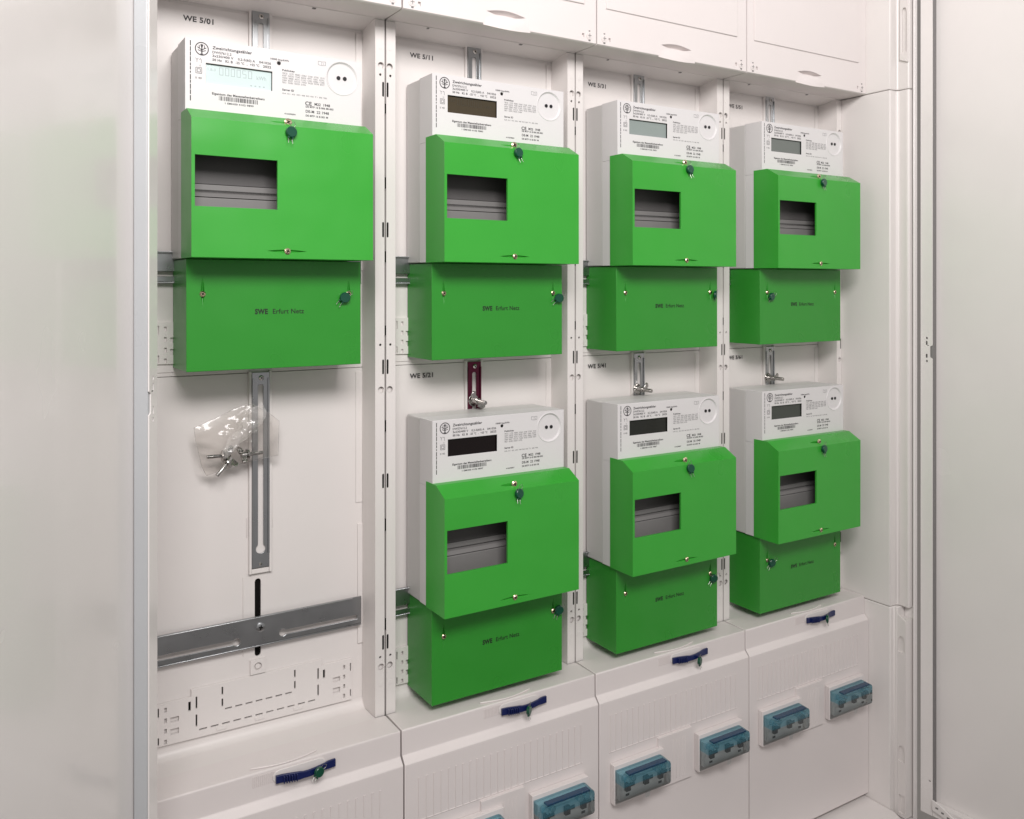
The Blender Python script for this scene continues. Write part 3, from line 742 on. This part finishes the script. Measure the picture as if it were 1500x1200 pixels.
def digits(m, parent, s):
    q = MB(); y = -0.03206; w, h, t = 0.0036, 0.0072, 0.0005; x = 0.0695
    for ch in s:
        z = 0.1980
        S = {'a': (x+t, x+w-t, z+h-t, z+h), 'd': (x+t, x+w-t, z, z+t), 'g': (x+t, x+w-t, z+h/2-t/2, z+h/2+t/2), 'f': (x, x+t, z+h/2, z+h), 'e': (x, x+t, z, z+h/2), 'b': (x+w-t, x+w, z+h/2, z+h), 'c': (x+w-t, x+w, z, z+h/2)}
        for c_ in SEG[ch]:
            a0, a1, c0, c1 = S[c_]; q.quad((a0,y,c0),(a1,y,c0),(a1,y,c1),(a0,y,c1))
        x += 0.0053
    put_text(q, '1.8.0', 0.0592, 0.2010, 0.0024, y, 0.0072); put_text(q, 'kWh', 0.1040, 0.1980, 0.0036, y, 0.0090)
    for i in range(4): q.quad((0.098+i*0.004,y,0.1912),(0.0996+i*0.004,y,0.1912),(0.0996+i*0.004,y,0.1922),(0.098+i*0.004,y,0.1922))
    q.build('digits', m, parent)
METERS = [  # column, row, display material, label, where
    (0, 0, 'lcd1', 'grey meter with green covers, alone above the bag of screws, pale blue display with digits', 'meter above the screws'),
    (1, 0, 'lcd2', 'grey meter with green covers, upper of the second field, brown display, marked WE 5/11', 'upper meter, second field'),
    (1, 1, 'lcd3', 'grey meter with green covers and black display, below the red-reflecting rail, marked WE 5/21', 'meter below the red-reflecting rail'),
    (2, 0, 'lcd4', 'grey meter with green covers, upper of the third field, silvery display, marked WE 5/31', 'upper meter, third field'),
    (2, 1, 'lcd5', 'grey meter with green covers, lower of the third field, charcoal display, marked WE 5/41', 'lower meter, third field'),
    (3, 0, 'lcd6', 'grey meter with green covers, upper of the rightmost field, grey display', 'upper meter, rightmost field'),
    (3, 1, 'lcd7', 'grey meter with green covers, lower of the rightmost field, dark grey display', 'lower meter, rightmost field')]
proto['category'] = 'electricity meter'; proto['group'] = 'electricity meters in the cabinet'
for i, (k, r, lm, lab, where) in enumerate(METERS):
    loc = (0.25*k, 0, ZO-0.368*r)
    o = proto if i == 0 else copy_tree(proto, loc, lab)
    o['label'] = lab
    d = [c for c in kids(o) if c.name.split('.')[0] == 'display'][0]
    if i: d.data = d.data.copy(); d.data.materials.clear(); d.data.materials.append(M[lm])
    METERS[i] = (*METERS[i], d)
for i, m in enumerate(METERS):
    root = m[-1].parent; no = '4102 98%02d' % (99, 83, 97, 91, 87, 94, 90)[i]
    q = MB(); put_text(q, '1 EMH00 ' + no, 0.0742, 0.1713, 0.0016, -0.03392, 0.0264, 0.022); put_text(q, no.replace(' ', ''), 0.1300, 0.1678, 0.0014, -0.03392, 0.0110, 0.022)
    q.build('serial_print', M['print'], root)
    rr = random.Random(40+i); root.rotation_euler = (0, R(rr.uniform(-0.15, 0.15)), 0)
for i, m in ((0, 'seg1'), (1, 'seg2')): digits(M[m], METERS[i][-1], '000050' if i == 0 else '000000')

# ================================================================== SEALS
q = MB(); n = 26
q.cyl((0,0), 0.0059, 'y', 0.0019, -0.0012, n); q.cyl((0,0), 0.0059, 'y', -0.0012, -0.0019, n, r1=0.0052)
for s_ in (-1, 1): q.box(s_*0.0022-0.0008, s_*0.0022+0.0008, -0.0012, 0.0012, -0.0072, -0.0055)
SD = q.mesh('disc', M['seal'])
q = MB()
for s_ in (-1, 1): q.tube([(s_*0.0020,0,-0.0065),(s_*0.0021,-0.0008,-0.0095),(s_*0.0024+0.0008,-0.0014,-0.0125)], 0.00032, 5)
q.tube([(-0.0020,0,0.0050),(-0.0026,-0.0006,0.0085),(0.0004,-0.0016,0.0112),(0.0028,-0.0006,0.0085),(0.0020,0,0.0050)], 0.00032, 5)
SW = q.mesh('wire', M['wire'])
seal_n = 0
def seal(x, y, z, label, rot=(0,0,0), sc=1.0):
    o = empty('seal', (x, y, ZO+z), label, 'seal', 'dark green seals on screws and latches'); o.rotation_euler = rot; o.scale = (sc*0.88,)*3
    for nm, me in (('disc', SD), ('wire', SW)):
        c = bpy.data.objects.new(nm, me); COL.objects.link(c); c.parent = o
    return o
term = ((0.1925,-0.0085,'right'), (0.2040,-0.0105,'right'), (0.2040,-0.0040,'right'), (0.2040,-0.0075,'right'), (0.2010,-0.0105,'right'), (0.0610,-0.0105,'left'), (0.0615,-0.0085,'left'))
for i, (k, r, lm, lab, where, d) in enumerate(METERS):
    rr = random.Random(i)
    seal(0.25*k+0.1268+0.0010*(r), -0.0655, 0.1472-0.368*r-(0.0015 if i == 0 else 0), 'dark green seal at the top screw of the windowed cover, ' + where, (R(-4), rr.uniform(-0.3, 0.3), R(rr.uniform(-10, 10))))
    x, z, side = term[i]
    seal(0.25*k+x, -0.0315, z-0.368*r, 'dark green seal beside the %s screw of the lettered box, %s' % (side, where), (R(6), rr.uniform(0.5, 1.2)*(1 if side == 'left' else 1), R(rr.uniform(-14, 14) if k != 2 or r else 45)))
for k, (x, z) in enumerate(((0.1590,-0.4648),(0.1500,-0.4668),(0.1575,-0.4700),(0.1530,-0.4652))):
    seal(0.25*k+x, -0.0505, z, ['dark green seal on the blue latch of the first field', 'dark green seal on the blue latch of the second field', 'dark green seal on the blue latch of the third field', 'dark green seal on the blue latch of the rightmost field'][k], (R(0), R((50, 8, -5, 10)[k]), R((10, 35, 25, 30)[k])), 0.92)

# ================================================================== SEALED SWITCHES
def switch():
    root = empty('sealed_switch', (0,0,ZO))
    q = MB(); q.box(0.0165, 0.0935, -0.0550, -0.0471, -0.6070, -0.5605); q.build('base_frame', M['cover'], root, 0.0006)
    q = MB(); q.box(0.0195, 0.0885, -0.0610, -0.0551, -0.5990, -0.5680); q.box(0.0200, 0.0880, -0.0640, -0.0611, -0.5860, -0.5760); q.build('switch_body', M['device'], root, 0.0006)
    for x in (0.0240, 0.0520, 0.0745):
        q = MB(); q.box(x, x+0.0070, -0.0680, -0.0641, -0.5868, -0.5772); q.box(x+0.0085, x+0.0150, -0.0655, -0.0641, -0.5840, -0.5800); q.build('toggle', M['black'], root, 0.0004)
    q = MB(); q.box(0.0285, 0.0335, -0.0615, -0.0609, -0.5960, -0.5935); q.box(0.0790, 0.0840, -0.0615, -0.0609, -0.5960, -0.5935); q.build('switch_mark', M['black'], root)
    # hood: rounded clear shell, blue along the top
    def rr(x0, x1, z0, z1, r, corners):
        p = []
        for cx, cz, a0, on in ((x1-r, z1-r, 0, corners[0]), (x0+r, z1-r, 90, corners[1]), (x0+r, z0+r, 180, corners[2]), (x1-r, z0+r, 270, corners[3])):
            if on: p += [(cx+r*math.cos(R(a0+90*i/5)), cz+r*math.sin(R(a0+90*i/5))) for i in range(6)]
            else: p.append((cx+r*(1 if a0 in (0,270) else -1), cz+r*(1 if a0 < 180 else -1)))
        return p
    q = MB(); lp = rr(0.0178, 0.0918, -0.6055, -0.5795, 0.003, (0,0,0,1)); li = rr(0.0183, 0.0910, -0.5945, -0.5795, 0.003, (0,0,0,1))
    n = len(lp); b0 = len(q.v)
    q.v += [(x, -0.0551, z) for x, z in lp] + [(x, -0.0700, z) for x, z in li]
    for i in range(n):
        j = (i+1) % n
        if not (abs(lp[i][1]+0.5795) < 1e-6 and abs(lp[j][1]+0.5795) < 1e-6): q.face((b0+i, b0+j, b0+n+j, b0+n+i))
    q.face([b0+n+i for i in range(n)])
    q.quad((0.0505,-0.0695,-0.5940),(0.0595,-0.0695,-0.5940),(0.0580,-0.0690,-0.6010),(0.0520,-0.0690,-0.6010))
    q.build('clear_hood', M['hood_clear'], root, 0.0)
    q = MB(); lp = rr(0.0178, 0.0918, -0.5793, -0.5655, 0.007, (1,0,0,0)); li = rr(0.0183, 0.0910, -0.5793, -0.5665, 0.006, (1,0,0,0))
    n = len(lp); b0 = 0
    q.v += [(x, -0.0551, z) for x, z in lp] + [(x, -0.0700, z) for x, z in li]
    for i in range(n):
        j = (i+1) % n
        if not (abs(lp[i][1]+0.5793) < 1e-6 and abs(lp[j][1]+0.5793) < 1e-6): q.face((i, j, n+j, n+i))
    q.face([n+i for i in range(n)])
    bh = q.build('blue_hood', M['hood_blue'], root, 0.0)
    for xa, xb in ((0.0200, 0.0400), (0.0660, 0.0880)):
        q = MB(); q.cyl(((xa+xb)/2-0.0040, -0.5735), 0.0042, 'y', -0.0570, -0.0685, 14, cap=False); q.cyl(((xa+xb)/2+0.0050, -0.5735), 0.0036, 'y', -0.0570, -0.0685, 14, cap=False)
        q.build('hood_boss', M['hood_blue'], bh)
    q = MB(); q.box(0.0260, 0.0840, -0.0708, -0.0630, -0.5672, -0.5652); q.build('hood_edge', M['hood_edge'], bh, 0.0003)
    return root
sw = switch(); sw['category'] = 'switch'; sw['group'] = 'sealed switches in the lower covers'
labs = ['blue-hooded switch cut by the bottom picture edge, left one in the second field', 'right blue-hooded switch of the second field, low beside the cover joint',
        'left blue-hooded switch of the third field', 'right blue-hooded switch of the third field, beside the cover joint',
        'left blue-hooded switch of the rightmost field', 'blue-hooded switch nearest the open right door']
for i, (k, dx) in enumerate(((1,0.021),(1,0.135),(2,0),(2,0.135),(3,0),(3,0.135))):
    o = sw if i == 0 else copy_tree(sw)
    o.location = (0.25*k+dx, 0, ZO); o['label'] = labs[i]

# ================================================================== BAG OF SCREWS
out = [(0.0575,-0.1340),(0.0800,-0.1255),(0.0998,-0.1165),(0.1140,-0.1150),(0.1300,-0.1250),(0.1405,-0.1340),(0.1400,-0.1500),(0.1395,-0.1690),(0.1250,-0.1700),(0.1065,-0.1725),(0.0880,-0.1770),(0.0690,-0.1815),(0.0645,-0.1720),(0.0620,-0.1600),(0.0590,-0.1470)]
from mathutils import noise
def dens(l, n):
    r_ = []
    for i in range(len(l)):
        a_, b_ = l[i], l[(i+1) % len(l)]
        for j in range(n): r_.append((a_[0]+(b_[0]-a_[0])*j/n, a_[1]+(b_[1]-a_[1])*j/n))
    return r_
ol = dens(out, 5); cx, cz = 0.0990, -0.1510; NR = 26
q = MB()
for side in (1, -1):
    b0 = len(q.v); n = len(ol)
    for k in range(NR+1):
        t = k/NR
        for x, z in ol:
            px, pz = cx+(x-cx)*t, cz+(z-cz)*t
            puff = (1-t**2.5)
            v = Vector((px*75, pz*75, side*3.1))
            # creases fan out from the pinched top
            ang = math.atan2(pz+0.112, px-0.113)
            fold = math.sin(ang*11+noise.noise(v*0.7)*3.0)*0.0012+abs(noise.noise(v*1.3))*0.0050*puff+noise.noise(v*3.1)*0.0009
            c_ = max(0.0, 1-((px-0.104)**2+(pz+0.140)**2)/0.022**2)
            y = 0.0175-side*(0.0012+0.0042*puff+fold*(0.6+1.3*c_)) if side > 0 else 0.0185+0.0016*puff+fold*0.3
            q.v.append((px, y, pz))
    for k in range(NR):
        for i in range(n):
            j = (i+1) % n; q.face((b0+k*n+i, b0+k*n+j, b0+(k+1)*n+j, b0+(k+1)*n+i))
bg_ = q.build('plastic_bag', M['bag'], None, loc=(0, 0, ZO))
bg_['label'] = 'clear crumpled plastic bag of wing screws hanging at the empty meter place'; bg_['category'] = 'plastic bag'
M['bag_fold'] = filmy('crumpled_bag_film', (0.97, 0.96, 0.95), 1, 1.2, 0.13, (0.95, 0.93, 0.92), 0.20)
q = MB(); NU, NV = 16, 34
for j in range(NV+1):
    for i in range(NU+1):
        u, t = i/NU-0.5, j/NV
        wv = 0.007+0.020*math.sin(math.pi*min(1, t*0.9+0.1))**0.7
        px = 0.1130-0.0200*t+0.005*math.sin(t*5)+u*wv*(1+0.25*noise.noise(Vector((t*9, u*2, 5)))); pz = -0.1165-0.0465*t+u*0.006
        v = Vector((px*160, pz*160, 9.0))
        q.v.append((px, 0.0095-0.0035*math.cos(u*3)+0.0030*noise.noise(v*0.8)+0.0022*abs(noise.noise(v*1.9)), pz))
for j in range(NV):
    for i in range(NU): a_ = j*(NU+1)+i; q.face((a_, a_+1, a_+NU+2, a_+NU+1))
q.build('film_fold', M['bag_fold'], bg_)
q = MB(); q.tube([(x, 0.0165, z) for x, z in ol + ol[:1]], 0.00022, 5); q.build('sealed_edge', M['bag_fold'], bg_)
q = MB()
q.cyl((0,0), 0.0020, 'x', -0.0170, 0.0010, 10); q.cyl((0,0), 0.0038, 'x', 0.0005, 0.0062, 12, r1=0.0032); q.cyl((0,0), 0.0060, 'x', -0.0016, 0.0004, 16)
for sg in (-1, 1): q.prism([[(0.0010, sg*0.0025), (0.0030, sg*0.0105), (0.0052, sg*0.0122), (0.0080, sg*0.0108), (0.0070, sg*0.0030)][::sg]], -0.0013, 0.0013, 'xz')
WS = q.mesh('wing_screw', M['bolt'])
for i, (x, y, z, rot, lab) in enumerate(((0.0850,0.0150,-0.1636,(0.5,0.04,0.05),'steel wing screw in the bag, pointing left'), (0.1075,0.0145,-0.1645,(1.0,0.02,math.pi+0.1),'steel wing screw in the bag, pointing right across the rail'), (0.0885,0.0135,-0.1705,(0.2,-0.75,0.3),'steel wing screw in the bag, lowest and slanting'))):
    o = bpy.data.objects.new('wing_screw', WS); COL.objects.link(o); o.location = (x, y, ZO+z); o.rotation_euler = rot; o.scale = (0.95,)*3
    o['label'] = lab; o['category'] = 'screw'; o['group'] = 'wing screws in the bag'
    bv = o.modifiers.new('bevel', 'BEVEL'); bv.width = 0.0003; bv.segments = 2
